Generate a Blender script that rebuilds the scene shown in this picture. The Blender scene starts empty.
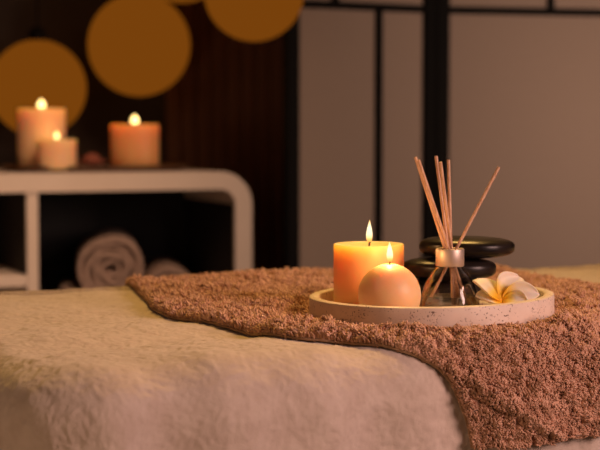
import bpy, bmesh, math, random
import numpy as np
from mathutils import Vector, Matrix

C = bpy.context.scene.collection
sc = bpy.context.scene
PI = math.pi
R = math.radians
rng = np.random.default_rng(7)
random.seed(7)

# ------------------------------------------------------------------ camera
F = 1600.0                      # focal length in pixels of the 600 px wide frame
CAM_Z = 0.95
PITCH = math.atan(102.0 / F)
cam = bpy.data.cameras.new('camera')
cam.sensor_width = 36.0
cam.lens = F / 600.0 * 36.0
cam.clip_start = 0.05
cam.dof.use_dof = True
cam.dof.focus_distance = 1.51
cam.dof.aperture_fstop = 7.0
cam.dof.aperture_blades = 9
co = bpy.data.objects.new('camera', cam)
co.location = (0, 0, CAM_Z)
co.rotation_euler = (PI / 2 - PITCH, 0, 0)
C.objects.link(co)
sc.camera = co

# ------------------------------------------------------------------ world, lights, exposure
w = bpy.data.worlds.new('world'); sc.world = w
w.use_nodes = True
w.node_tree.nodes['Background'].inputs[0].default_value = (1.0, 0.62, 0.42, 1)
w.node_tree.nodes['Background'].inputs[1].default_value = 0.02

def area(name, loc, target, size, power, col, spread=180):
    l = bpy.data.lights.new(name, 'AREA'); l.shape = 'RECTANGLE'
    l.size, l.size_y = size; l.energy = power; l.color = col; l.spread = R(spread)
    o = bpy.data.objects.new(name, l); C.objects.link(o)
    o.location = loc
    o.rotation_euler = (Vector(target) - Vector(loc)).to_track_quat('-Z', 'Y').to_euler()
    return o
area('warm_ceiling_light', (0.15, 2.45, 2.20), (0.18, 1.60, 0.75), (0.5, 0.5), 7.4, (1.0, 0.56, 0.15), 100)
area('soft_room_light', (1.38, 0.72, 1.32), (0.10, 1.30, 0.74), (0.6, 0.6), 5.4, (1.0, 0.61, 0.52), 84)
area('left_fill_light', (-1.5, -0.1, 1.3), (-0.15, 1.3, 0.6), (0.9, 0.9), 3.5, (1.0, 0.58, 0.36))  # unseen fill added from the left to lift the bed's dark end
area('low_fill_light', (-0.85, 0.25, 0.42), (-0.15, 1.28, 0.70), (0.4, 0.3), 3.6, (1.0, 0.60, 0.36))  # low fill added to brighten the hanging cloth without reaching the tray
area('screen_wash_light', (1.35, 2.65, 0.95), (0.80, 3.95, 0.95), (0.4, 0.4), 4.1, (1.0, 0.64, 0.47), 110)  # added wash that brightens the screen panels, not a room fixture
area('cabinet_wash_light', (0.1, 2.2, 2.1), (-0.68, 3.4, 0.7), (0.5, 0.5), 1.7, (1.0, 0.60, 0.36), 46)  # unseen fill added to lift the cabinet's front and top

sc.view_settings.view_transform = 'Standard'
sc.view_settings.look = 'None'
sc.view_settings.gamma = 1.0
sc.view_settings.use_curve_mapping = False
sc.view_settings.exposure = 0.0
sc.cycles.use_denoising = True
sc.cycles.use_adaptive_sampling = False
sc.cycles.max_bounces = 12
sc.cycles.transmission_bounces = 12
sc.cycles.sample_clamp_indirect = 4.0
sc.cycles.caustics_reflective = False
sc.cycles.caustics_refractive = True

# ------------------------------------------------------------------ helpers
def tag(o, label=None, cat=None, group=None, kind=None):
    if label: o['label'] = label
    if cat: o['category'] = cat
    if group: o['group'] = group
    if kind: o['kind'] = kind
    return o

def empty(name, loc, rz=0.0):
    o = bpy.data.objects.new(name, None); C.objects.link(o)
    o.location = loc; o.rotation_euler = (0, 0, rz); o.empty_display_size = 0.02
    return o

def link_mesh(name, me, mat, parent=None, smooth=True):
    if mat: me.materials.append(mat)
    if smooth:
        me.polygons.foreach_set('use_smooth', np.ones(len(me.polygons), dtype=bool))
    o = bpy.data.objects.new(name, me); C.objects.link(o)
    if parent: o.parent = parent
    return o

def obj(name, bm, mat, parent=None, smooth=False, angle=35):
    me = bpy.data.meshes.new(name)
    bmesh.ops.recalc_face_normals(bm, faces=bm.faces)
    bm.to_mesh(me); bm.free()
    o = link_mesh(name, me, mat, parent, smooth)
    if smooth:
        for p in me.polygons: p.use_smooth = True
        try: me.set_sharp_from_angle(angle=R(angle))
        except Exception: pass
    return o

def np_mesh(name, verts, quads, tris=None):
    """quads (n,4), tris (m,3) numpy"""
    me = bpy.data.meshes.new(name)
    me.vertices.add(len(verts))
    me.vertices.foreach_set('co', np.ascontiguousarray(verts, dtype=np.float32).ravel())
    loops = []; starts = []
    n = 0
    if quads is not None and len(quads):
        loops.append(quads.ravel()); starts.append(np.arange(len(quads)) * 4); n += len(quads) * 4
    if tris is not None and len(tris):
        loops.append(tris.ravel()); starts.append(n + np.arange(len(tris)) * 3); n += len(tris) * 3
    loops = np.concatenate(loops).astype(np.int32); starts = np.concatenate(starts).astype(np.int32)
    me.loops.add(len(loops)); me.loops.foreach_set('vertex_index', loops)
    me.polygons.add(len(starts)); me.polygons.foreach_set('loop_start', starts)
    me.update(calc_edges=True); me.validate()
    return me

def box(bm, lo, hi, bevel=0.0, seg=2):
    r = bmesh.ops.create_cube(bm, size=1.0)
    vs = r['verts']
    for v in vs:
        v.co = Vector([lo[i] + (v.co[i] + 0.5) * (hi[i] - lo[i]) for i in range(3)])
    if bevel > 0:
        es = list({e for v in vs for e in v.link_edges})
        bmesh.ops.bevel(bm, geom=es, offset=bevel, segments=seg, affect='EDGES', profile=0.5)
    return bm

def boxm(lo, hi, bevel=0.0, seg=2):
    return box(bmesh.new(), lo, hi, bevel, seg)

def lathe(profile, seg=64, closed=False):
    """profile list of (r,z). r==0 ends make poles."""
    bm = bmesh.new(); rings = []
    for r, z in profile:
        if r < 1e-7: rings.append([bm.verts.new((0, 0, z))])
        else: rings.append([bm.verts.new((r * math.cos(2 * PI * k / seg), r * math.sin(2 * PI * k / seg), z)) for k in range(seg)])
    pairs = list(zip(rings[:-1], rings[1:]))
    if closed: pairs.append((rings[-1], rings[0]))
    for a, b in pairs:
        for k in range(seg):
            k2 = (k + 1) % seg
            if len(a) == 1 and len(b) == 1: continue
            if len(a) == 1: bm.faces.new((a[0], b[k], b[k2]))
            elif len(b) == 1: bm.faces.new((a[k], a[k2], b[0]))
            else: bm.faces.new((a[k], a[k2], b[k2], b[k]))
    return bm

def tube_np(pts, rad, seg=8, caps=True):
    """returns bmesh tube along pts"""
    bm = bmesh.new(); rings = []
    P = [Vector(p) for p in pts]; n = len(P)
    up = Vector((0, 0, 1))
    t0 = (P[1] - P[0]).normalized()
    if abs(t0.dot(up)) > 0.95: up = Vector((0, 1, 0))
    for i in range(n):
        t = (P[min(i + 1, n - 1)] - P[max(i - 1, 0)]).normalized()
        a = t.cross(up).normalized(); b = a.cross(t).normalized()
        r = rad[i] if hasattr(rad, '__len__') else rad
        rings.append([bm.verts.new(P[i] + a * r * math.cos(2 * PI * k / seg) + b * r * math.sin(2 * PI * k / seg)) for k in range(seg)])
    for a, b in zip(rings[:-1], rings[1:]):
        for k in range(seg):
            bm.faces.new((a[k], a[(k + 1) % seg], b[(k + 1) % seg], b[k]))
    if caps:
        bm.faces.new(rings[0]); bm.faces.new(list(reversed(rings[-1])))
    return bm

def ray(px, py, d):
    """world point that the photograph shows at (px, py), at distance y = d"""
    a = (px - 300.0) / F; b = -(py - 225.0) / F
    dy = math.cos(PITCH) + b * math.sin(PITCH)
    dz = -math.sin(PITCH) + b * math.cos(PITCH)
    return Vector((a * d / dy, d, CAM_Z + dz * d / dy))

# smooth value noise in numpy
_lat = rng.random((64, 64, 64)).astype(np.float32)
def vnoise(x, y, z=0.0):
    x = np.asarray(x, float); y = np.asarray(y, float); z = np.zeros_like(x) + z
    xi = np.floor(x).astype(int); yi = np.floor(y).astype(int); zi = np.floor(z).astype(int)
    xf = x - xi; yf = y - yi; zf = z - zi
    s = lambda t: t * t * (3 - 2 * t)
    xf, yf, zf = s(xf), s(yf), s(zf)
    def L(a, b, c): return _lat[(xi + a) & 63, (yi + b) & 63, (zi + c) & 63]
    def mix(a, b, t): return a + (b - a) * t
    v = mix(mix(mix(L(0,0,0), L(1,0,0), xf), mix(L(0,1,0), L(1,1,0), xf), yf),
            mix(mix(L(0,0,1), L(1,0,1), xf), mix(L(0,1,1), L(1,1,1), xf), yf), zf)
    return v * 2 - 1
def fbm(x, y, z=0.0, o=3):
    r = 0; a = 1.0; f = 1.0; t = 0
    for i in range(o):
        r = r + a * vnoise(x * f, y * f, z + i * 7.3); t += a; a *= 0.5; f *= 2.03
    return r / t

# ------------------------------------------------------------------ materials
def mat(name, col, rough=0.6, metal=0.0, **kw):
    m = bpy.data.materials.new(name); m.use_nodes = True
    b = m.node_tree.nodes['Principled BSDF']
    b.inputs['Base Color'].default_value = (*col, 1)
    b.inputs['Roughness'].default_value = rough
    b.inputs['Metallic'].default_value = metal
    for k, v in kw.items():
        b.inputs[k.replace('_', ' ')].default_value = v
    return m

def noise_col(m, c1, c2, scale, detail=3.0, lo=0.35, hi=0.65, coord='Object', bump=0.0, bscale=None, stretch=None, bdist=0.001):
    nt = m.node_tree; b = nt.nodes['Principled BSDF']
    tc = nt.nodes.new('ShaderNodeTexCoord'); n = nt.nodes.new('ShaderNodeTexNoise')
    src = tc.outputs[coord]
    if stretch:
        mp = nt.nodes.new('ShaderNodeMapping'); mp.inputs['Scale'].default_value = stretch
        nt.links.new(src, mp.inputs[0]); src = mp.outputs[0]
    n.inputs['Scale'].default_value = scale; n.inputs['Detail'].default_value = detail
    r = nt.nodes.new('ShaderNodeValToRGB')
    r.color_ramp.elements[0].position = lo; r.color_ramp.elements[0].color = (*c1, 1)
    r.color_ramp.elements[1].position = hi; r.color_ramp.elements[1].color = (*c2, 1)
    nt.links.new(src, n.inputs['Vector']); nt.links.new(n.outputs[0], r.inputs[0])
    nt.links.new(r.outputs[0], b.inputs['Base Color'])
    if bump:
        n2 = nt.nodes.new('ShaderNodeTexNoise'); n2.inputs['Scale'].default_value = bscale or scale
        n2.inputs['Detail'].default_value = 4
        bp = nt.nodes.new('ShaderNodeBump'); bp.inputs['Strength'].default_value = bump; bp.inputs['Distance'].default_value = bdist
        nt.links.new(src, n2.inputs['Vector']); nt.links.new(n2.outputs[0], bp.inputs['Height'])
        nt.links.new(bp.outputs[0], b.inputs['Normal'])
    return r

def emission(name, col, strength):
    m = bpy.data.materials.new(name); m.use_nodes = True
    nt = m.node_tree; nt.nodes.clear()
    e = nt.nodes.new('ShaderNodeEmission'); o = nt.nodes.new('ShaderNodeOutputMaterial')
    e.inputs[0].default_value = (*col, 1); e.inputs[1].default_value = strength
    nt.links.new(e.outputs[0], o.inputs[0])
    return m

M_cream = mat('cream_terry', (0.72, 0.58, 0.44), 0.95, Sheen_Weight=0.25)
noise_col(M_cream, (0.53, 0.43, 0.355), (0.60, 0.50, 0.42), 60, bump=0.6, bscale=850, bdist=0.0007)
M_brown = mat('brown_terry', (0.30, 0.165, 0.105), 0.95, Sheen_Weight=0.3)
noise_col(M_brown, (0.52, 0.285, 0.17), (0.71, 0.43, 0.29), 80, bump=0.5, bscale=500)
M_hem = mat('towel_hem', (0.42, 0.26, 0.13), 0.8)
noise_col(M_hem, (0.28, 0.16, 0.08), (0.40, 0.25, 0.14), 300, bump=0.6, bscale=900)

M_tray = mat('speckled_stone', (0.55, 0.44, 0.37), 0.55)
def stone_nodes(m):
    nt = m.node_tree; b = nt.nodes['Principled BSDF']
    tc = nt.nodes.new('ShaderNodeTexCoord')
    n = nt.nodes.new('ShaderNodeTexNoise'); n.inputs['Scale'].default_value = 25; n.inputs['Detail'].default_value = 5
    r = nt.nodes.new('ShaderNodeValToRGB')
    r.color_ramp.elements[0].position = 0.35; r.color_ramp.elements[0].color = (0.66, 0.53, 0.43, 1)
    r.color_ramp.elements[1].position = 0.65; r.color_ramp.elements[1].color = (0.82, 0.70, 0.60, 1)
    v = nt.nodes.new('ShaderNodeTexNoise'); v.inputs['Scale'].default_value = 430; v.inputs['Detail'].default_value = 1.0
    r2 = nt.nodes.new('ShaderNodeValToRGB')
    r2.color_ramp.elements[0].position = 0.31; r2.color_ramp.elements[0].color = (0, 0, 0, 1)
    r2.color_ramp.elements[1].position = 0.37; r2.color_ramp.elements[1].color = (1, 1, 1, 1)
    v3 = nt.nodes.new('ShaderNodeTexNoise'); v3.inputs['Scale'].default_value = 60; v3.inputs['Detail'].default_value = 2
    r3 = nt.nodes.new('ShaderNodeValToRGB')
    r3.color_ramp.elements[0].position = 0.40; r3.color_ramp.elements[0].color = (1, 1, 1, 1)
    r3.color_ramp.elements[1].position = 0.58; r3.color_ramp.elements[1].color = (0, 0, 0, 1)
    mx = nt.nodes.new('ShaderNodeMix'); mx.data_type = 'RGBA'
    mul = nt.nodes.new('ShaderNodeMath'); mul.operation = 'MAXIMUM'
    for q in (n, v, v3): nt.links.new(tc.outputs['Object'], q.inputs['Vector'])
    nt.links.new(n.outputs[0], r.inputs[0]); nt.links.new(v.outputs[0], r2.inputs[0]); nt.links.new(v3.outputs[0], r3.inputs[0])
    nt.links.new(r2.outputs[0], mul.inputs[0]); nt.links.new(r3.outputs[0], mul.inputs[1])
    nt.links.new(mul.outputs[0], mx.inputs['Factor'])
    mx.inputs['A'].default_value = (0.24, 0.17, 0.13, 1)
    nt.links.new(r.outputs[0], mx.inputs['B']); nt.links.new(mx.outputs['Result'], b.inputs['Base Color'])
    bp = nt.nodes.new('ShaderNodeBump'); bp.inputs['Strength'].default_value = 0.6; bp.inputs['Distance'].default_value = 0.0006
    nt.links.new(mul.outputs[0], bp.inputs['Height']); nt.links.new(bp.outputs[0], b.inputs['Normal'])
stone_nodes(M_tray)

def wax(name, col, scale, rad=(1.0, 0.65, 0.35)):
    m = mat(name, col, 0.45)
    b = m.node_tree.nodes['Principled BSDF']
    b.subsurface_method = 'RANDOM_WALK'
    b.inputs['Subsurface Weight'].default_value = 1.0
    b.inputs['Subsurface Radius'].default_value = rad
    b.inputs['Subsurface Scale'].default_value = scale
    nt = m.node_tree
    tc = nt.nodes.new('ShaderNodeTexCoord'); n = nt.nodes.new('ShaderNodeTexNoise'); n.inputs['Scale'].default_value = 90
    bp = nt.nodes.new('ShaderNodeBump'); bp.inputs['Strength'].default_value = 0.25; bp.inputs['Distance'].default_value = 0.0006
    nt.links.new(tc.outputs['Object'], n.inputs['Vector']); nt.links.new(n.outputs[0], bp.inputs['Height']); nt.links.new(bp.outputs[0], b.inputs['Normal'])
    return m
M_wax_o = wax('orange_wax', (0.98, 0.53, 0.22), 0.035)
M_wax_p = wax('peach_wax', (0.95, 0.60, 0.32), 0.016)
M_wax_bg = wax('background_wax', (0.95, 0.62, 0.36), 0.03)
M_wax_bo = wax('background_orange_wax', (0.97, 0.48, 0.20), 0.03)
M_wick = mat('burnt_wick', (0.02, 0.012, 0.008), 0.9)

def flame_mat():
    m = bpy.data.materials.new('flame'); m.use_nodes = True
    nt = m.node_tree; nt.nodes.clear()
    o = nt.nodes.new('ShaderNodeOutputMaterial'); e = nt.nodes.new('ShaderNodeEmission')
    tc = nt.nodes.new('ShaderNodeTexCoord'); sp = nt.nodes.new('ShaderNodeSeparateXYZ')
    r = nt.nodes.new('ShaderNodeValToRGB'); el = r.color_ramp.elements
    el[0].position = 0.0; el[0].color = (0.9, 0.25, 0.03, 1)
    el[1].position = 1.0; el[1].color = (1.0, 0.50, 0.12, 1)
    for p, c in ((0.15, (1.0, 0.45, 0.10, 1)), (0.35, (1.0, 0.78, 0.42, 1)), (0.7, (1.0, 0.85, 0.50, 1))):
        x = el.new(p); x.color = c
    nt.links.new(tc.outputs['Generated'], sp.inputs[0]); nt.links.new(sp.outputs['Z'], r.inputs[0])
    nt.links.new(r.outputs[0], e.inputs[0]); e.inputs[1].default_value = 1.7
    nt.links.new(e.outputs[0], o.inputs[0])
    return m
M_flame = flame_mat()
M_flame_bg = emission('background_flame', (1.0, 0.66, 0.22), 4.5)

M_stone = mat('black_basalt', (0.012, 0.009, 0.008), 0.30, Specular_IOR_Level=0.28)
noise_col(M_stone, (0.008, 0.006, 0.006), (0.022, 0.016, 0.014), 40, bump=0.15, bscale=180, bdist=0.0005)
M_glass = mat('clear_glass', (1, 1, 1), 0.0, Transmission_Weight=1.0, IOR=1.48)
M_liquid = mat('diffuser_oil', (0.80, 0.78, 0.58), 0.0, Transmission_Weight=0.86, IOR=1.36)
M_collar = mat('brushed_metal', (0.60, 0.50, 0.43), 0.48, 0.7)
M_reed = mat('rattan_reed', (0.62, 0.36, 0.20), 0.6)
noise_col(M_reed, (0.58, 0.32, 0.19), (0.82, 0.54, 0.36), 700, stretch=(1, 1, 0.05), bump=0.3, bscale=900)

M_white = mat('white_lacquer', (0.62, 0.50, 0.42), 0.45)
noise_col(M_white, (0.76, 0.65, 0.56), (0.80, 0.69, 0.60), 8)
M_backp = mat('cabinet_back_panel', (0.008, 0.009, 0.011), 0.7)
M_inner = mat('added_cubby_darkening', (0.010, 0.008, 0.008), 0.7)  # for the sheets added to darken the cubby walls
M_roll = mat('rolled_towel_terry', (0.42, 0.30, 0.25), 0.95)
noise_col(M_roll, (0.36, 0.26, 0.22), (0.50, 0.36, 0.30), 60, bump=0.8, bscale=250, bdist=0.003)
M_wood = mat('dark_brown_wood', (0.10, 0.045, 0.02), 0.5)
noise_col(M_wood, (0.06, 0.026, 0.012), (0.14, 0.062, 0.026), 30, stretch=(1, 8, 8))
M_petal_r = mat('dusty_red_petal', (0.32, 0.10, 0.06), 0.7)

M_wall = mat('dark_wall_paint', (0.045, 0.032, 0.026), 0.8)
noise_col(M_wall, (0.040, 0.028, 0.022), (0.052, 0.038, 0.030), 4, bump=0.1, bscale=60)
M_slat = mat('dark_red_wood_slat', (0.07, 0.024, 0.012), 0.55)
noise_col(M_slat, (0.16, 0.075, 0.045), (0.20, 0.095, 0.056), 10, stretch=(8, 8, 0.4))
M_floor = mat('wood_floor', (0.09, 0.05, 0.03), 0.4)
noise_col(M_floor, (0.06, 0.03, 0.018), (0.12, 0.065, 0.035), 6, stretch=(1, 12, 1))
M_ceil = mat('ceiling_paint', (0.25, 0.19, 0.15), 0.9)
noise_col(M_ceil, (0.24, 0.18, 0.14), (0.27, 0.20, 0.16), 5)
M_black = mat('black_lacquered_wood', (0.003, 0.0025, 0.0025), 0.75, Specular_IOR_Level=0.2)
M_paper = mat('screen_paper', (0.55, 0.44, 0.37), 0.9)
noise_col(M_paper, (0.40, 0.32, 0.265), (0.43, 0.345, 0.29), 250, bump=0.15, bscale=500)
M_globe = emission('amber_bokeh_glow', (0.185, 0.052, 0.0035), 1.0)  # even glow that imitates the bokeh of blurred lights
M_bed = mat('table_vinyl', (0.35, 0.27, 0.21), 0.5)
noise_col(M_bed, (0.33, 0.25, 0.19), (0.37, 0.29, 0.23), 30, bump=0.2, bscale=300)

# ------------------------------------------------------------------ room shell
ANG = R(22)
CORNER = Vector((-0.108, 3.60, 0))           # right front corner of the cabinet on plan
ux = Vector((math.cos(ANG), math.sin(ANG), 0)); uy = Vector((-math.sin(ANG), math.cos(ANG), 0))
def cab(lx, ly, z=0.0): return CORNER + ux * lx + uy * ly + Vector((0, 0, z))

def solve_lx(px, ly):
    k = (px - 300.0) / F
    # (X)/(Y) = k with X = cx + lx*ux.x + ly*uy.x
    return (k * (CORNER.y + ly * uy.y) - CORNER.x - ly * uy.x) / (ux.x - k * ux.y)
def struct(name, bm, m):
    return tag(obj(name, bm, m), kind='structure')
struct('floor', boxm((-3.2, -1.2, -0.1), (3.4, 7.0, 0.0)), M_floor)
struct('ceiling', boxm((-3.2, -1.2, 2.6), (3.4, 7.0, 2.7)), M_ceil)
wb = struct('wall_back', boxm((-3.2, 0.75, 0.0), (2.6, 0.85, 2.6)), M_wall)
wb.location = CORNER; wb.rotation_euler = (0, 0, ANG)
struct('wall_left', boxm((-3.2, -1.2, 0), (-3.1, 7.0, 2.6)), M_wall)
struct('wall_right', boxm((3.3, -1.2, 0), (3.4, 7.0, 2.6)), M_wall)
struct('wall_front', boxm((-3.2, -1.2, 0), (3.4, -1.1, 2.6)), M_wall)
bm = bmesh.new()
x = solve_lx(168, 0.73)
while x < 1.2:
    box(bm, (x, 0.730, 0.0), (x + 0.039, 0.75, 2.6), 0.004, 1); x += 0.043
tr = struct('trim_1', bm, M_slat); tr.location = CORNER; tr.rotation_euler = (0, 0, ANG)

# ------------------------------------------------------------------ folding screen
scr = empty('folding_screen', (0.324, 3.87, 0))
tag(scr, 'folding room divider with black wooden frame and beige paper panels', 'folding screen')
def screen_panel(p0, p1, uppers, lowers):
    p0 = Vector(p0); p1 = Vector(p1); W = (p1 - p0).length
    a = math.atan2(p1.y - p0.y, p1.x - p0.x)
    H = 1.78; S = 0.033; rz = 1.212
    bm = bmesh.new(); th = 0.012
    box(bm, (0, -th, 0), (S, th, H), 0.002, 1); box(bm, (W - S, -th, 0), (W, th, H), 0.002, 1)
    box(bm, (S, -th, H - 0.035), (W - S, th, H), 0.002, 1); box(bm, (S, -th, 0.06), (W - S, th, 0.11), 0.002, 1)
    f = obj('frame', bm, M_black, scr)
    f.location = p0 - scr.location; f.rotation_euler = (0, 0, a)
    def bar(lo, hi):
        g = obj('lattice_bar', boxm(lo, hi, 0.001, 1), M_black, scr); g.location = f.location; g.rotation_euler = f.rotation_euler
    t2 = 0.009
    bar((S, -t2, rz), (W - S, t2, rz + 0.018))
    bar((S, -t2, 0.55), (W - S, t2, 0.568))
    for u in uppers: bar((u, -t2, rz + 0.018), (u + 0.017, t2, H - 0.035))
    for u in lowers: bar((u, -t2, 0.568), (u + 0.017, t2, rz))
    pn = obj('paper_panel', boxm((S, 0.001, 0.11), (W - S, 0.006, H - 0.035)), M_paper, scr)
    pn.location = f.location; pn.rotation_euler = f.rotation_euler
screen_panel((-0.034, 3.65, 0), (0.322, 3.868, 0), [0.125], [0.247])
screen_panel((0.326, 3.871, 0), (0.86, 4.01, 0), [0.288], [])
ob = bpy.data.objects

# ------------------------------------------------------------------ cabinet
CT = 0.842
cb = empty('cabinet', CORNER, ANG)
tag(cb, 'low white shelving cabinet with rounded corners and dark open cubbies', 'cabinet')
def rounded_ring(W, z0, z1, r, t, y0, y1, seg=12):
    """outer frame of the cabinet, x from -W..0"""
    def loop(off):
        pts = []; rr = max(r - off, 0.004)
        cx = [(-r, z1 - r, 0), (-W + r, z1 - r, 90), (-W + r, z0 + r, 180), (-r, z0 + r, 270)]
        for x, z, a0 in cx:
            for k in range(seg + 1):
                a = R(a0 + 90.0 * k / seg)
                pts.append((x + rr * math.cos(a) , z + rr * math.sin(a)))
        return pts
    bm = bmesh.new(); o = loop(0); i = loop(t)
    g = [[bm.verts.new((p[0], y, p[1])) for p in L] for L, y in ((o, y0), (i, y0), (i, y1), (o, y1))]
    n = len(o)
    for a, b in ((0, 1), (1, 2), (2, 3), (3, 0)):
        for k in range(n):
            bm.faces.new((g[a][k], g[a][(k + 1) % n], g[b][(k + 1) % n], g[b][k]))
    es = [e for e in bm.edges if e.calc_face_angle(0) > 1.2]
    bmesh.ops.bevel(bm, geom=es, offset=0.003, segments=2, affect='EDGES')
    return bm
W_C = 1.75; DVX = solve_lx(32.5, 0.0)
obj('outer_frame', rounded_ring(W_C, 0.0, CT, 0.075, 0.040, 0.0, 0.38), M_white, cb, True)
obj('divider', boxm((DVX - 0.0125, 0.004, 0.038), (DVX + 0.0125, 0.365, CT - 0.039), 0.002), M_white, cb)
obj('shelf', boxm((-W_C + 0.039, 0.004, 0.600), (DVX - 0.013, 0.365, 0.624), 0.002), M_white, cb)
obj('shelf', boxm((-W_C + 0.039, 0.004, 0.334), (DVX - 0.013, 0.365, 0.358), 0.002), M_white, cb)
obj('shelf', boxm((DVX + 0.013, 0.004, 0.470), (-0.039, 0.365, 0.494), 0.002), M_white, cb)
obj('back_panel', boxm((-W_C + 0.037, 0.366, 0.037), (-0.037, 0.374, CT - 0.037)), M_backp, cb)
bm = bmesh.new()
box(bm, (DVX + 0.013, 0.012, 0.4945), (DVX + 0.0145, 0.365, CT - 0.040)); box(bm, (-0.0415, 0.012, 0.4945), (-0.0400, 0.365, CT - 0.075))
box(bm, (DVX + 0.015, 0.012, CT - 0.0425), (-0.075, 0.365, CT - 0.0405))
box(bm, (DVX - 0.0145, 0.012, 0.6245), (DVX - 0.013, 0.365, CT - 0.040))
obj('added_dark_sheets', bm, M_inner, cb)  # thin sheets added over the white inner walls to keep the cubbies black

# towel rolls, ends towards the viewer
def towel_roll(r, length):
    bm = bmesh.new()
    turns = 4.2; n = 200; th = r / (turns + 0.6) * 0.88
    rings = []
    for k in range(n + 1):
        a = 2 * PI * turns * k / n
        rc = r - th * 0.5 - (r - th) * (1 - k / n) * 0.99
        tt = th * 0.5 * (0.97 if k < n - 3 else (n - k) / 3 * 0.9 + 0.05)
        row = []
        for (dr, y) in ((-tt, 0.012), (-tt * 0.55, 0.002), (tt * 0.55, 0.002), (tt, 0.012), (tt, length), (-tt, length)):
            q = rc + dr
            wob = 0.002 * math.sin(3 * a + k * 0.05)
            row.append(bm.verts.new(((q + wob) * math.cos(a), y + 0.004 * math.sin(a * 0.5), (q + wob) * math.sin(a))))
        rings.append(row)
    for a, b in zip(rings[:-1], rings[1:]):
        m = len(a)
        for k in range(m):
            bm.faces.new((a[k], a[(k + 1) % m], b[(k + 1) % m], b[k]))
    bm.faces.new(rings[0]); bm.faces.new(list(reversed(rings[-1])))
    return bm
def add_roll(r, lx, z, label, rot):
    o = obj('rolled_towel', towel_roll(r, 0.29), M_roll, None, True)
    o.location = cab(lx, 0.035, z + r); o.rotation_euler = (0, 0, R(8))
    me = o.data
    for v in me.vertices:
        x, zz = v.co.x, v.co.z
        v.co.x = x * math.cos(rot) - zz * math.sin(rot); v.co.z = x * math.sin(rot) + zz * math.cos(rot)
    tag(o, label, 'towel', 'rolled towels in the cabinet')
RX = solve_lx(112, 0.035)
add_roll(0.082, RX, 0.544, 'large rolled beige towel on top of the pile in the cabinet cubby', 3.3)
add_roll(0.068, RX + 0.136, 0.494, 'lower rolled beige towel at the right, leaning against the top roll', 2.4)
add_roll(0.045, RX - 0.0925, 0.494, 'small rolled beige towel half hidden at the left below the top roll', 1.0)

# wooden tray and candles on the cabinet
lx0, lx1 = solve_lx(4, 0.16), solve_lx(186, 0.16)
pl = empty('wooden_tray', cab((lx0 + lx1) / 2, 0.17, CT), ANG)
tag(pl, 'long low dark wooden tray under the candles on the white cabinet', 'tray')
bm = bmesh.new(); hw = (lx1 - lx0) / 2
prof = [(0.0, 0.0), (0.90, 0.0), (1.0, 0.010), (0.985, 0.013), (0.93, 0.008), (0.0, 0.006)]
rings = []
for s, z in prof:
    if s == 0: rings.append([bm.verts.new((0, 0, z))])
    else:
        row = []
        for k in range(64):
            a = 2 * PI * k / 64; c, q = math.cos(a), math.sin(a)
            row.append(bm.verts.new((s * hw * math.copysign(abs(c) ** 0.6, c), s * 0.12 * math.copysign(abs(q) ** 0.7, q), z)))
        rings.append(row)
for a, b in zip(rings[:-1], rings[1:]):
    for k in range(64):
        k2 = (k + 1) % 64
        if len(a) == 1: bm.faces.new((a[0], b[k], b[k2]))
        elif len(b) == 1: bm.faces.new((a[k], a[k2], b[0]))
        else: bm.faces.new((a[k], a[k2], b[k2], b[k]))
obj('tray_body', bm, M_wood, pl, True)

def flame_bm(h, r):
    pr = []
    n = 18
    for k in range(n + 1):
        t = k / n
        rr = r * (math.sin(PI * min(t, 1) ** 0.62) ** 0.9) * (1 - 0.25 * t) if 0 < k < n else 0.0
        pr.append((rr, h * t))
    return lathe(pr, 20)

def candle(name, loc, r, h, waxm, label, group, fl_h, fl_r, flm, power, lamp_col=(1.0, 0.48, 0.17), ball=False, lean=0.0):
    t = empty(name, loc)
    tag(t, label, 'candle', group)
    if ball:
        # flattened ball standing on a cut base
        Rb = r; zc = h - Rb * 0.97; pr = []
        a0 = -math.asin(min(1, zc / Rb))
        pr.append((0, 0)); pr.append((Rb * math.cos(a0) * 0.97, 0.0))
        for k in range(31):
            a = a0 + (R(76) - a0) * k / 30
            pr.append((Rb * math.cos(a), zc + Rb * math.sin(a)))
        pr += [(Rb * 0.20, h - 0.0008), (Rb * 0.15, h - 0.0014), (Rb * 0.07, h - 0.0028), (0, h - 0.003)]
    else:
        pr = [(0, 0), (r * 0.97, 0), (r, 0.0015)]
        pr += [(r, h * q) for q in (0.25, 0.5, 0.75)]
        pr += [(r, h - 0.002), (r * 0.992, h - 0.0005), (r * 0.97, h), (r * 0.93, h - 0.0006), (r * 0.90, h - 0.002), (r * 0.87, h - 0.006), (r * 0.80, h - 0.0075), (r * 0.2, h - 0.0082), (0, h - 0.0085)]
    obj('wax_body', lathe(pr, 72), waxm, t, True, 50)
    base = h - (0.003 if ball else 0.0085)
    wh = (0.0095 if ball else 0.0125) if r < 0.05 else 0.016
    k = wh / 0.0095
    obj('wick', tube_np([(0, 0, base - 0.001), (0.0002 * k, 0, base + wh * 0.4), (0.0006 * k, 0, base + wh * 0.75), (0.0017 * k, 0, base + wh)], 0.0007 * k, 8), M_wick, t, True)
    f = obj('flame', flame_bm(fl_h, fl_r), flm, t, True)
    fz = base + (0.0052 if ball else 0.0095); f.location = (0.0004, 0, fz)
    f.rotation_euler = (0, lean, 0)
    l = bpy.data.lights.new('candle_light', 'POINT'); l.energy = power; l.color = lamp_col; l.shadow_soft_size = fl_r * 0.7
    lo = bpy.data.objects.new('candle_light', l); C.objects.link(lo); lo.parent = t
    lo.location = (0, 0, fz + fl_h * 0.5)
    f.visible_shadow = False
    return t

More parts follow.
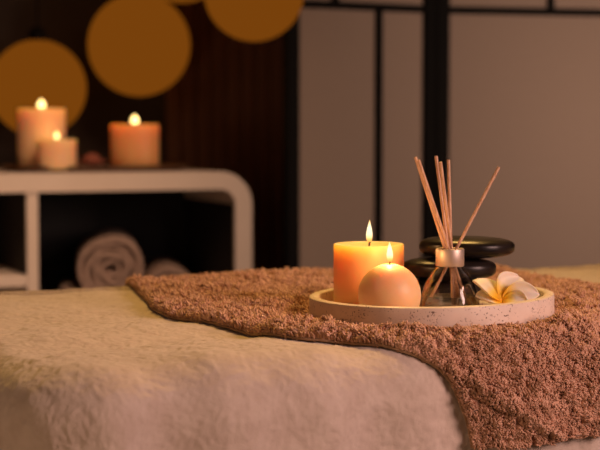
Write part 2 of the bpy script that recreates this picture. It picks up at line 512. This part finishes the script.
G_BG = 'burning candles on the cabinet'
zt = CT + 0.0065
lx = solve_lx(42, 0.20); candle('pillar_candle', cab(lx, 0.20, zt), 0.054, 0.134, M_wax_bg, 'tall blurred pillar candle burning at the left of the white cabinet', G_BG, 0.021, 0.0095, M_flame_bg, 0.16)
lx = solve_lx(57, 0.095); candle('pillar_candle', cab(lx, 0.095, zt), 0.043, 0.066, M_wax_bg, 'short blurred candle in front of the tall pillar on the cabinet', G_BG, 0.016, 0.0050, M_flame_bg, 0.04)
lx = solve_lx(135, 0.17); candle('pillar_candle', cab(lx, 0.17, zt), 0.056, 0.099, M_wax_bo, 'wide blurred orange candle burning alone at the right on the cabinet', G_BG, 0.021, 0.0095, M_flame_bg, 0.16)

# dried flower between them
lx = solve_lx(92, 0.12)
fl = empty('dried_flower', cab(lx, 0.12, zt))
tag(fl, 'small blurred dusty red flower between the candles on the cabinet', 'flower')
bm = bmesh.new()
for ring_, (n, rr, hh, tl) in enumerate(((7, 0.032, 0.012, 0.3), (6, 0.024, 0.022, 0.8), (4, 0.013, 0.028, 1.2))):
    for k in range(n):
        a = 2 * PI * k / n + ring_ * 0.5
        g = []
        for i in range(5):
            s = i / 4
            row = []
            for j in range(5):
                q = (j / 4 - 0.5) * 2
                wd = 0.012 * math.sin(PI * (0.15 + 0.8 * s)) * q
                rad_ = rr * s * math.cos(tl * s) + 0.002; z = hh * s * 1.0 + 0.003 + 0.004 * q * q
                row.append(bm.verts.new((rad_ * math.cos(a) - wd * math.sin(a), rad_ * math.sin(a) + wd * math.cos(a), z)))
            g.append(row)
        for i in range(4):
            for j in range(4): bm.faces.new((g[i][j], g[i + 1][j], g[i + 1][j + 1], g[i][j + 1]))
ob_ = obj('petals', bm, M_petal_r, fl, True)
sm = ob_.modifiers.new('thick', 'SOLIDIFY'); sm.thickness = 0.0012
obj('flower_base', lathe([(0, 0), (0.008, 0), (0.010, 0.004), (0.006, 0.008), (0, 0.009)], 16), M_petal_r, fl, True)

# ------------------------------------------------------------------ blurred light discs, built as globes
def globe(px, py, d, rpx, label):  # made-up globe imitating the bokeh disc of an out-of-focus light
    p = ray(px, py, d); r = rpx * d / F
    t = empty('bokeh_globe', p)
    tag(t, label, 'bokeh disc', 'bokeh discs of blurred lights, built as globes')
    pr = [(0 if k in (0, 36) else r * math.sin(PI * k / 36), -r * math.cos(PI * k / 36)) for k in range(37)]
    obj('bokeh_sphere', lathe(pr, 72), M_globe, t, True)
    obj('added_cap', lathe([(0, r - 0.004), (0.022, r - 0.004), (0.022, r + 0.02), (0.010, r + 0.03), (0, r + 0.03)], 24), M_black, t, True)  # cap and cord made up to hang the stand-in globe
    obj('added_cord', tube_np([(0, 0, r + 0.028), (0, 0, 2.6 - p.z)], 0.0025, 8), M_black, t, True)
def glo_d(px, ly):
    return (CORNER + ux * solve_lx(px, ly) + uy * ly).y
globe(139, 45, glo_d(139, 0.53), 51, 'large amber bokeh disc of a blurred light above the right candle')
globe(38, 88, glo_d(38, 0.55), 48, 'amber bokeh disc of a blurred light behind the tall pillar candle at the left edge')
globe(254, -9, 3.42, 50, 'amber bokeh disc of a blurred light at the top edge beside the folding screen')
globe(181, -52, 3.86, 54, 'amber bokeh disc of a blurred light barely peeking in at the top edge between its neighbours')

# ------------------------------------------------------------------ massage table with cloths
BA = R(25)
BU = Vector((math.cos(BA), math.sin(BA), 0)); BV = Vector((-math.sin(BA), math.cos(BA), 0))
BO = Vector((-0.2235, 1.237, 0))
BL, BW = 1.90, 0.68
TOPZ = 0.750
RF, RC = 0.050, 0.055
def drape(u, v, h):
    """unfolded cloth coordinates (metres) -> position and normal on the padded table"""
    u = np.asarray(u, float); v = np.asarray(v, float)
    ins = RF + RC
    pu = np.clip(u, ins, BL - ins); pv = np.clip(v, ins, BW - ins)
    du = u - pu; dv = v - pv
    L = np.sqrt(du * du + dv * dv) + 1e-9
    nu, nv = du / L, dv / L
    e = np.maximum(L - RC, 0)
    th = np.minimum(e / RF, PI / 2)
    down = np.maximum(e - RF * PI / 2, 0)
    hor = np.minimum(L, RC) + RF * np.sin(th)
    q = np.where(L > 1e-6, 1.0, 0.0)
    x = pu + nu * hor * q; y = pv + nv * hor * q
    z = TOPZ - RF * (1 - np.cos(th)) - down
    N = np.stack([nu * np.sin(th), nv * np.sin(th), np.cos(th)], -1)
    lp = np.stack([x, y, z], -1) + N * np.asarray(h)[..., None]
    def toW(a, pos):
        X = a[..., 0] * BU.x + a[..., 1] * BV.x; Y = a[..., 0] * BU.y + a[..., 1] * BV.y
        if pos: X = X + BO.x; Y = Y + BO.y
        return np.stack([X, Y, a[..., 2]], -1)
    return toW(lp, True), toW(N, False), down

def h_cream(u, v):
    h = 0.0030 * fbm(u * 9, v * 9, 3.1, 2) + 0.0022 * fbm(u * 28, v * 28, 5.1, 2)
    side = np.clip((0.10 - v) / 0.16, 0, 1)
    h = h + side * (0.007 * np.sin(u * 31 + 1.2 * np.sin(u * 9) + v * 4) + 0.004 * np.sin(u * 67 + 2.0))
    h = h + 0.0005 * vnoise(u * 70 + v * 25, v * 38, 6.0)
    # soft dip across the top near the front, and the far edge swell
    h = h - 0.006 * np.exp(-(((v - 0.17 - 0.10 * (u - 0.15)) / 0.035) ** 2)) * np.exp(-(((u - 0.18) / 0.16) ** 2))
    return h

def grid_mesh(name, PU, PV, hfun, matl, parent=None):
    n, m = PU.shape
    P, N, _ = drape(PU, PV, hfun)
    idx = np.arange(n * m).reshape(n, m)
    q = np.stack([idx[:-1, :-1], idx[1:, :-1], idx[1:, 1:], idx[:-1, 1:]], -1).reshape(-1, 4)
    me = np_mesh(name, P.reshape(-1, 3), q)
    return link_mesh(name, me, matl, parent)

def tufts(name, P, N, length, rad, matl, parent, lean=0.8, clump=60.0, seed=1, camt=1.3, cr=0.5, hv=0.55, bias=0.0):
    r = np.random.default_rng(seed); n = len(P)
    ref = np.where(np.abs(N[:, 2:3]) < 0.9, np.array([[0, 0, 1.0]]), np.array([[1.0, 0, 0]]))
    A = np.cross(N, ref); A /= np.linalg.norm(A, axis=1, keepdims=True); B = np.cross(N, A)
    la = camt * vnoise(P[:, 0] * clump, P[:, 1] * clump, P[:, 2] * clump + 1.7) + cr * r.normal(size=n)
    lb = camt * vnoise(P[:, 0] * clump, P[:, 1] * clump, P[:, 2] * clump + 31.7) + cr * r.normal(size=n)
    hs = 0.75 + hv * vnoise(P[:, 0] * clump * 1.7, P[:, 1] * clump * 1.7, P[:, 2] * clump * 1.7 + 9.2)
    D = N + lean * (la[:, None] * A + lb[:, None] * B) + bias * np.array([[0.6, 0.5, 0.5]]); D /= np.linalg.norm(D, axis=1, keepdims=True)
    ln = length * hs * (0.7 + 0.6 * r.random(n))
    rr = rad * (0.7 + 0.6 * r.random(n))
    E1 = np.cross(D, A + 0.3 * B); E1 /= np.linalg.norm(E1, axis=1, keepdims=True); E2 = np.cross(D, E1)
    ph = r.random(n) * 2 * PI
    base = P - N * (0.3 * length)
    mid = P + 0.55 * (N * 0.6 + D * 0.4) * ln[:, None]
    tip = P + (N * 0.25 + D * 0.75) * ln[:, None]
    V = np.zeros((n, 10, 3))
    for k in range(3):
        a = ph + 2 * PI * k / 3
        off = E1 * np.cos(a)[:, None] + E2 * np.sin(a)[:, None]
        V[:, k] = base + off * (rr * 0.8)[:, None]
        V[:, 3 + k] = mid + off * rr[:, None]
        V[:, 6 + k] = tip + off * (rr * 0.55)[:, None]
    V[:, 9] = tip + D * (rr * 0.5)[:, None]
    o = np.arange(n)[:, None] * 10
    quads = np.concatenate([o + np.array([[b + k, b + (k + 1) % 3, b + 3 + (k + 1) % 3, b + 3 + k]]) for b in (0, 3) for k in range(3)])
    tris = np.concatenate([o + np.array([[6 + k, 6 + (k + 1) % 3, 9]]) for k in range(3)])
    me = np_mesh(name, V.reshape(-1, 3), quads, tris)
    ob2 = link_mesh(name, me, matl, parent)
    tag(ob2, kind='stuff')
    return ob2

# table
tb = empty('massage_table', BO, BA)
tag(tb, 'massage table hidden beneath the cream cloth and brown towel', 'massage table')
def rrect(off, z, k=10):
    rr = RF + RC - off; pts = []
    for cx, cy, a0 in ((BL - RF - RC, BW - RF - RC, 0), (RF + RC, BW - RF - RC, 90), (RF + RC, RF + RC, 180), (BL - RF - RC, RF + RC, 270)):
        for i in range(k + 1):
            a = R(a0 + 90.0 * i / k); pts.append((cx + rr * math.cos(a), cy + rr * math.sin(a), z))
    return pts
bm = bmesh.new(); rg = []
zt0 = TOPZ - 0.014
for off, z in [(0.018, 0.64), (0.012, 0.65)] + [(0.012 + 0.045 * (1 - math.cos(a)), zt0 - 0.045 * (1 - math.sin(a))) for a in [R(x) for x in (0, 15, 30, 45, 60, 75, 90)]]:
    rg.append([bm.verts.new(p) for p in rrect(off, z)])
for p, q in zip(rg[:-1], rg[1:]):
    n = len(p)
    for i in range(n): bm.faces.new((p[i], p[(i + 1) % n], q[(i + 1) % n], q[i]))
bm.faces.new(rg[-1]); bm.faces.new(list(reversed(rg[0])))
obj('padded_top', bm, M_bed, tb, True)
for (x, y) in ((0.14, 0.12), (0.14, BW - 0.12), (BL - 0.14, 0.12), (BL - 0.14, BW - 0.12)):
    obj('leg', lathe([(0, 0), (0.024, 0), (0.022, 0.03), (0.026, 0.63), (0, 0.63)], 20), M_wood, tb, True).location = (x, y, 0)

# cream cloth
HANG = 0.34
us = np.concatenate([np.arange(-HANG, -0.14, 0.006), np.arange(-0.14, 1.05, 0.0017), np.arange(1.05, BL + 0.05, 0.006)])
vs = np.concatenate([np.arange(-HANG, -0.16, 0.006), np.arange(-0.16, BW + 0.02, 0.0017), np.arange(BW + 0.02, BW + 0.25, 0.006)])
UU, VV = np.meshgrid(us, vs, indexing='ij')
def h_fluff(u, v):
    wu = u + 0.004 * vnoise(u * 60, v * 60, 3.0); wv = v + 0.004 * vnoise(u * 60, v * 60, 13.0)
    return 0.00045 * vnoise(wu * 170 + wv * 90, wv * 150 - wu * 60, 2.0) + 0.00042 * vnoise(wu * 330, wv * 260, 5.0) + 0.00016 * rng.normal(size=u.shape)
cream = grid_mesh('cream_towel', UU, VV, h_cream(UU, VV) + h_fluff(UU, VV), M_cream)
tag(cream, 'large cream terry cloth draped over the massage table', 'towel')

def jitter_grid(u0, u1, v0, v1, s, seed):
    r = np.random.default_rng(seed)
    a, b = np.meshgrid(np.arange(u0, u1, s), np.arange(v0, v1, s), indexing='ij')
    return (a + (r.random(a.shape) - 0.5) * s * 1.3).ravel(), (b + (r.random(b.shape) - 0.5) * s * 1.3).ravel()

# brown towel: left edge and right edge in unfolded coordinates
EDGE_L = [(0.420, -0.069), (0.415, -0.048), (0.407, -0.028), (0.395, 0.000), (0.378, 0.019), (0.362, 0.034), (0.345, 0.055), (0.326, 0.084),
          (0.297, 0.108), (0.283, 0.140), (0.276, 0.195), (0.262, 0.238), (0.252, 0.282), (0.241, 0.314), (0.252, 0.384), (0.276, 0.470), (0.300, 0.570), (0.320, 0.700)]
EDGE_R = [(0.900, -0.052), (0.890, -0.030), (0.88, -0.008), (0.87, 0.015), (0.86, 0.035), (0.85, 0.06), (0.84, 0.09), (0.83, 0.12),
          (0.82, 0.16), (0.81, 0.20), (0.803, 0.25), (0.797, 0.30), (0.792, 0.345), (0.790, 0.39), (0.798, 0.45), (0.808, 0.51), (0.812, 0.58), (0.812, 0.700)]
#EDGES_FITTED
def curve(pts, t):
    pts = np.array(pts); k = np.linspace(0, 1, len(pts))
    def cr(c):
        # Catmull-Rom through evenly spaced knots
        x = np.clip(t, 0, 1) * (len(c) - 1); i = np.clip(np.floor(x).astype(int), 0, len(c) - 2); f = x - i
        g = lambda j: c[np.clip(j, 0, len(c) - 1)]
        p0, p1, p2, p3 = g(i - 1), g(i), g(i + 1), g(i + 2)
        return 0.5 * (2 * p1 + (p2 - p0) * f + (2 * p0 - 5 * p1 + 4 * p2 - p3) * f ** 2 + (3 * p1 - p0 - 3 * p2 + p3) * f ** 3)
    return cr(pts[:, 0]), cr(pts[:, 1])
def towel_uv(s, t):
    lu, lv = curve(EDGE_L, t); ru, rv = curve(EDGE_R, t)
    return lu + (ru - lu) * s, lv + (rv - lv) * s
TRAY = Vector((0.132, 1.600, 0.0))
_d = TRAY - BO; TU, TV = _d.dot(BU), _d.dot(BV)
def h_brown(s, t, u, v, lo=0.0015, full=0.0070):
    W, Hh = 0.62, 0.95
    ed = np.minimum(np.minimum(s * W, (1 - s) * W), np.minimum(t * Hh, (1 - t) * Hh))
    k = np.clip(ed / 0.007, 0, 1); prof = np.sqrt(1 - (1 - k) ** 2)
    h = h_cream(u, v) + lo + (full - lo) * prof
    r = np.sqrt((u - TU) ** 2 + (v - TV) ** 2)
    away = np.clip((r - 0.122) / 0.03, 0, 1)
    big = 0.006 * fbm(u * 11 + 4, v * 11, 8.2, 2) + 0.004 * fbm(u * 25, v * 25, 2.2, 2)
    # ridge hugging the tray front, crease down the hanging part, swell at the far side
    fr = np.exp(-((r - 0.158) / 0.018) ** 2) * np.clip((TV - v + 0.02) / 0.08, 0, 1) * 0.006
    far = 0.003 * np.exp(-((v - 0.64) / 0.07) ** 2) * np.clip((0.62 - u) / 0.2, 0, 1)
    cre = 0.007 * np.exp(-((v + (u - 0.395) * 0.6) / 0.007) ** 2) * np.clip((0.54 - u) / 0.05, 0, 1)
    # flatten under the tray
    h_flat = 0.0055 + (h - h_cream(u, v) - 0.007)
    h = h + 0.0017 * vnoise(u * 150, v * 150, 4.0) * k
    hh = h + np.clip(ed / 0.05, 0, 1) * away * (big * (0.35 + 0.65 * np.clip((v - 0.02) / 0.06, 0, 1)) + fr + far + 0.002) + cre * np.clip(ed / 0.02, 0, 1)
    return hh * away + h_flat * (1 - away)
ss = np.linspace(0, 1, 300); tt = np.linspace(0, 1, 420)
# tighter rows near the borders so that the edge rounds off
ss = np.unique(np.concatenate([ss, np.linspace(0, 0.015, 8), 1 - np.linspace(0, 0.015, 8)]))
tt = np.unique(np.concatenate([tt, np.linspace(0, 0.012, 8), 1 - np.linspace(0, 0.012, 8)]))
SS, TT = np.meshgrid(ss, tt, indexing='ij')
BUu, BVv = towel_uv(SS, TT)
brown = grid_mesh('brown_towel', BUu, BVv, h_brown(SS, TT, BUu, BVv), M_brown)
tag(brown, 'brown terry towel spread under the round stone tray, hanging over the front', 'towel')

# pile
r = np.random.default_rng(3)
nb = 180000
s_, t_ = r.random(nb), r.random(nb) * 0.98
u_, v_ = towel_uv(s_, t_)
h_ = h_brown(s_, t_, u_, v_)
P, N, dn = drape(u_, v_, h_)
keep = (u_ < 1.25) & (v_ < BW - 0.03)
tufts('terry_pile', P[keep], N[keep], 0.0062, 0.00128, M_brown, brown, lean=0.9, clump=110, seed=5, camt=0.9, cr=0.35, bias=-0.45)

u_, v_ = jitter_grid(-0.12, 1.05, -0.14, BW - 0.01, 0.0017, 11)
# leave out what lies under the brown towel
tk = np.linspace(0, 1, 400); lu, lv = curve(EDGE_L, tk); ru, rv = curve(EDGE_R, tk)
ul = np.interp(v_, lv, lu); ur = np.interp(v_, rv, ru)
hv = np.interp(u_, [lu[0], ru[0]], [lv[0], rv[0]])
inside = (u_ > ul + 0.012) & (u_ < ur - 0.012) & (v_ > hv + 0.012)
u_, v_ = u_[~inside], v_[~inside]
kp = v_ > 0.60
u_, v_ = u_[kp], v_[kp]
P, N, dn = drape(u_, v_, h_cream(u_, v_) + h_fluff(u_, v_))
tufts('terry_pile', P, N, 0.0010, 0.0008, M_cream, cream, lean=0.5, clump=120, seed=6, camt=0.3, cr=0.8, hv=0.2)

# woven hem along the edges of the brown towel
def hem(s, t, name):
    u, v = towel_uv(s, t); P, N, _ = drape(u, v, h_cream(u, v) + 0.0026)
    return obj(name, tube_np([tuple(p) for p in P], 0.0015, 6), M_hem, brown, True)
tt2 = np.linspace(0, 0.99, 320)
hem(np.zeros_like(tt2), tt2, 'hem'); hem(np.ones_like(tt2), tt2, 'hem')
s2 = np.linspace(0, 1, 260); hem(s2, np.zeros_like(s2), 'hem')

# ------------------------------------------------------------------ stone tray
TR, TH = 0.1225, 0.026
TILT = R(1.1)
TZ = 0.7530
tray = obj('stone_tray', lathe([(0, 0), (TR - 0.003, 0), (TR - 0.0008, 0.001), (TR, 0.003), (TR, TH - 0.002), (TR - 0.0006, TH - 0.0006), (TR - 0.002, TH),
                               (TR - 0.0085, TH), (TR - 0.0098, TH - 0.0006), (TR - 0.0105, TH - 0.002), (TR - 0.0110, 0.011), (TR - 0.014, 0.0085), (TR - 0.02, 0.008), (0, 0.008)], 160), M_tray, None, True)
tray.location = (TRAY.x, TRAY.y, TZ); tray.rotation_euler = (0, -TILT, 0)
tag(tray, 'round speckled pink-beige stone tray on the brown towel', 'tray')
def on_tray(x, y, extra=0.0):
    return Vector((x, y, TZ + 0.008 + (x - TRAY.x) * math.tan(TILT) + extra))

G_FG = 'burning candles on the stone tray'
candle('pillar_candle', on_tray(0.0698, 1.620), 0.0357, 0.0680, M_wax_o, 'orange pillar candle with straight sides burning on the stone tray', G_FG, 0.0235, 0.0035, M_flame, 0.08, lean=R(1))
candle('ball_candle', on_tray(0.0868, 1.545), 0.0306, 0.0530, M_wax_p, 'peach ball-shaped candle burning in front of the orange pillar candle', G_FG, 0.0205, 0.0034, M_flame, 0.09, ball=True, lean=R(-1.5))

# ------------------------------------------------------------------ hot stones
def pebble(name, loc, rx, ry, rz, seed, label, tilt=(0, 0, 0)):
    bm = bmesh.new()
    bmesh.ops.create_uvsphere(bm, u_segments=64, v_segments=40, radius=1.0)
    for v in bm.verts:
        x, y, z = v.co
        rr = math.hypot(x, y)
        z2 = math.copysign(abs(z) ** 0.62, z)
        k = 1 + 0.04 * math.sin(2 * math.atan2(y, x) + seed) + 0.025 * math.sin(3 * math.atan2(y, x) + seed * 2)
        f = (rr ** 0.72) / rr if rr > 1e-6 else 1
        v.co = (x * f * rx * k, y * f * ry * k, z2 * rz * (1 + 0.04 * math.sin(seed + 2 * x)))
    o = obj(name, bm, M_stone, None, True, 80)
    o.location = loc; o.rotation_euler = tilt
    return tag(o, label, 'stone', 'stacked black hot stones')
b0 = on_tray(0.151, 1.655).z
pebble('massage_stone', (0.150, 1.657, b0 + 0.0146), 0.040, 0.036, 0.0140, 0.5, 'bottom black stone of the stack, half hidden behind the glass bottle')
pebble('massage_stone', (0.1545, 1.655, b0 + 0.0268 + 0.0114), 0.0470, 0.039, 0.0114, 1.7, 'middle black stone of the stack behind the glass bottle')
pebble('massage_stone', (0.1735, 1.655, b0 + 0.0492 + 0.0110), 0.0490, 0.040, 0.0110, 3.1, 'flat glossy black stone on top of the stack')

# ------------------------------------------------------------------ reed diffuser
DX, DY = 0.1480, 1.575
base = on_tray(DX, DY, 0.0002)
df = empty('reed_diffuser', base)
tag(df, 'clear glass diffuser bottle with metal collar holding scent sticks', 'diffuser')
outer = [(0.0, 0.0), (0.0275, 0.0), (0.0295, 0.0012), (0.0303, 0.004), (0.0300, 0.009), (0.0288, 0.016), (0.0268, 0.024), (0.0238, 0.032), (0.0200, 0.039), (0.0165, 0.0440), (0.0130, 0.0475), (0.0115, 0.0500), (0.0115, 0.0630)]
inner = [(0.0098, 0.0630), (0.0098, 0.0500), (0.0112, 0.0466), (0.0148, 0.0428), (0.0183, 0.0378), (0.0221, 0.0310), (0.0251, 0.0232), (0.0271, 0.0155), (0.0282, 0.0090), (0.0282, 0.0058), (0.0265, 0.0042), (0.0, 0.0040)]
obj('glass_bottle', lathe(outer + inner, 96), M_glass, df, True, 60)
obj('scented_oil', lathe([(0, 0.0036), (0.0267, 0.0038), (0.0285, 0.0058), (0.0285, 0.0090), (0.0274, 0.0155), (0.0267, 0.0183), (0.0260, 0.0179), (0.0, 0.0178)], 96), M_liquid, df, True, 50)
obj('metal_collar', lathe([(0.0118, 0.0475), (0.0136, 0.0475), (0.0141, 0.0482), (0.0141, 0.0640), (0.0137, 0.0648), (0.0125, 0.0650), (0.0112, 0.0648), (0.0108, 0.0640), (0.0108, 0.0632), (0.0117, 0.0630)], 72, True), M_collar, df, True, 60)

def reed(tip_px, d_tip, mouth, bot, label):
    tip = ray(tip_px[0], tip_px[1], d_tip)
    m = base + Vector(mouth); b = m + (m - tip).normalized() * 0.0560
    # end on the bottle's floor
    k = (base.z + 0.0062 - m.z) / (b.z - m.z); b = m + (b - m) * k
    off = Vector(bot); b = b + off
    ctr = b
    o = obj('reed_stick', tube_np([b - ctr, m - ctr, tip - ctr], 0.0016, 12), M_reed, None, True, 60)
    o.location = ctr
    tag(o, label, 'reed stick', 'reed sticks in the diffuser')
# mouths are near the neck, at height of the collar top
reed((415.5, 157), 1.575, (-0.0045, 0.0015, 0.064), (0, 0, 0), 'leftmost reed stick of the fan, leaning to the left')
reed((418.5, 160), 1.560, (-0.0012, -0.0030, 0.064), (0, 0, 0), 'reed stick just right of the leftmost one, nearly touching it')
reed((436.0, 156), 1.590, (-0.0012, 0.0052, 0.064), (0, 0, 0), 'tallest reed stick of the middle trio, leaning slightly left')
reed((440.5, 162), 1.555, (0.0018, 0.0005, 0.064), (0, 0, 0), 'shorter reed stick of the middle trio, between the other two')
reed((448.5, 160), 1.600, (0.0018, 0.0062, 0.064), (0, 0, 0), 'upright reed stick standing almost vertical in the bottle')
reed((499.0, 167), 1.580, (0.0062, 0.0008, 0.064), (0, 0, 0), 'lone reed stick leaning far to the right')

# ------------------------------------------------------------------ frangipani
M_petal = mat('frangipani_petal', (0.85, 0.80, 0.74), 0.5)
def petal_nodes(m):
    nt = m.node_tree; b = nt.nodes['Principled BSDF']
    at = nt.nodes.new('ShaderNodeAttribute'); at.attribute_name = 'along'
    r = nt.nodes.new('ShaderNodeValToRGB'); e = r.color_ramp.elements
    e[0].position = 0.0; e[0].color = (0.85, 0.36, 0.01, 1)
    e[1].position = 1.0; e[1].color = (0.86, 0.78, 0.70, 1)
    for p, c in ((0.20, (0.92, 0.52, 0.015, 1)), (0.34, (0.90, 0.66, 0.14, 1)), (0.52, (0.87, 0.78, 0.62, 1))):
        q = e.new(p); q.color = c
    nt.links.new(at.outputs['Fac'], r.inputs[0]); nt.links.new(r.outputs[0], b.inputs['Base Color'])
    b.inputs['Subsurface Weight'].default_value = 0.25
    b.inputs['Subsurface Radius'].default_value = (1, 0.6, 0.3); b.inputs['Subsurface Scale'].default_value = 0.002
petal_nodes(M_petal)
fc = ray(502, 300, 1.548)
fr = empty('frangipani_flower', fc)
tag(fr, 'white frangipani blossom with yellow centre resting on the tray rim', 'flower')
T = R(36)
rgt = Vector((1, 0.10, 0.0)).normalized()
nrm = Vector((0.05, -math.sin(T), math.cos(T))).normalized(); upv = nrm.cross(rgt).normalized(); rgt = upv.cross(nrm).normalized()
def petal(ang, L, Wd, rise, curl, fold, twist=0.25):
    a = R(ang); nI, nJ = 26, 17
    dirv = rgt * math.cos(a) + upv * math.sin(a); side = -rgt * math.sin(a) + upv * math.cos(a)
    V = []; al = []
    for i in range(nI):
        s = i / (nI - 1)
        wd = Wd * (0.10 + 0.90 * math.sin(PI * min(1, s ** 0.85 * 0.93 + 0.03)) ** 0.8) * (1 if s < 0.97 else 0.86) 
        for j in range(nJ):
            q = (j / (nJ - 1) - 0.5) * 2
            ss_ = s - 0.07 * q * q * s
            z = rise * math.sin(ss_ * PI * 0.55) - curl * ss_ ** 3
            zz = z + fold * q * abs(q) * wd * 0.5 + 0.0022 * q * q * (s)
            # the leading edge rolls up
            roll = max(0.0, q - 0.55) / 0.45
            zz += roll ** 2 * 0.003 * math.sin(PI * s)
            p = dirv * (L * ss_) + side * (wd * 0.5 * q * (1 - 0.15 * roll) + twist * 0.004 * s) + nrm * zz
            V.append(p[:]); al.append(min(1.0, s * 1.0 + 0.10 * abs(q) * (1 if q > 0 else 0.4)))
    idx = np.arange(nI * nJ).reshape(nI, nJ)
    q = np.stack([idx[:-1, :-1], idx[1:, :-1], idx[1:, 1:], idx[:-1, 1:]], -1).reshape(-1, 4)
    me = np_mesh('petal', np.array(V), q)
    at = me.attributes.new('along', 'FLOAT', 'POINT'); at.data.foreach_set('value', np.array(al, dtype=np.float32))
    o = link_mesh('petal', me, M_petal, fr)
    m = o.modifiers.new('thick', 'SOLIDIFY'); m.thickness = 0.0009; m.offset = 0
    return o
petal(-28, 0.026, 0.022, 0.006, 0.003, 0.25)
petal(2,  0.037, 0.025, 0.008, 0.004, 0.35)
petal(48, 0.037, 0.034, 0.006, 0.003, 0.35)
petal(134, 0.035, 0.031, 0.009, 0.005, 0.30)
petal(168, 0.026, 0.027, 0.003, 0.001, 0.08)
pts = [fc - fc, -nrm * 0.006, -nrm * 0.012]
obj('flower_tube', tube_np([tuple(p) for p in pts], [0.0022, 0.0018, 0.0012], 12), mat('pale_stem', (0.7, 0.66, 0.35), 0.6), fr, True)
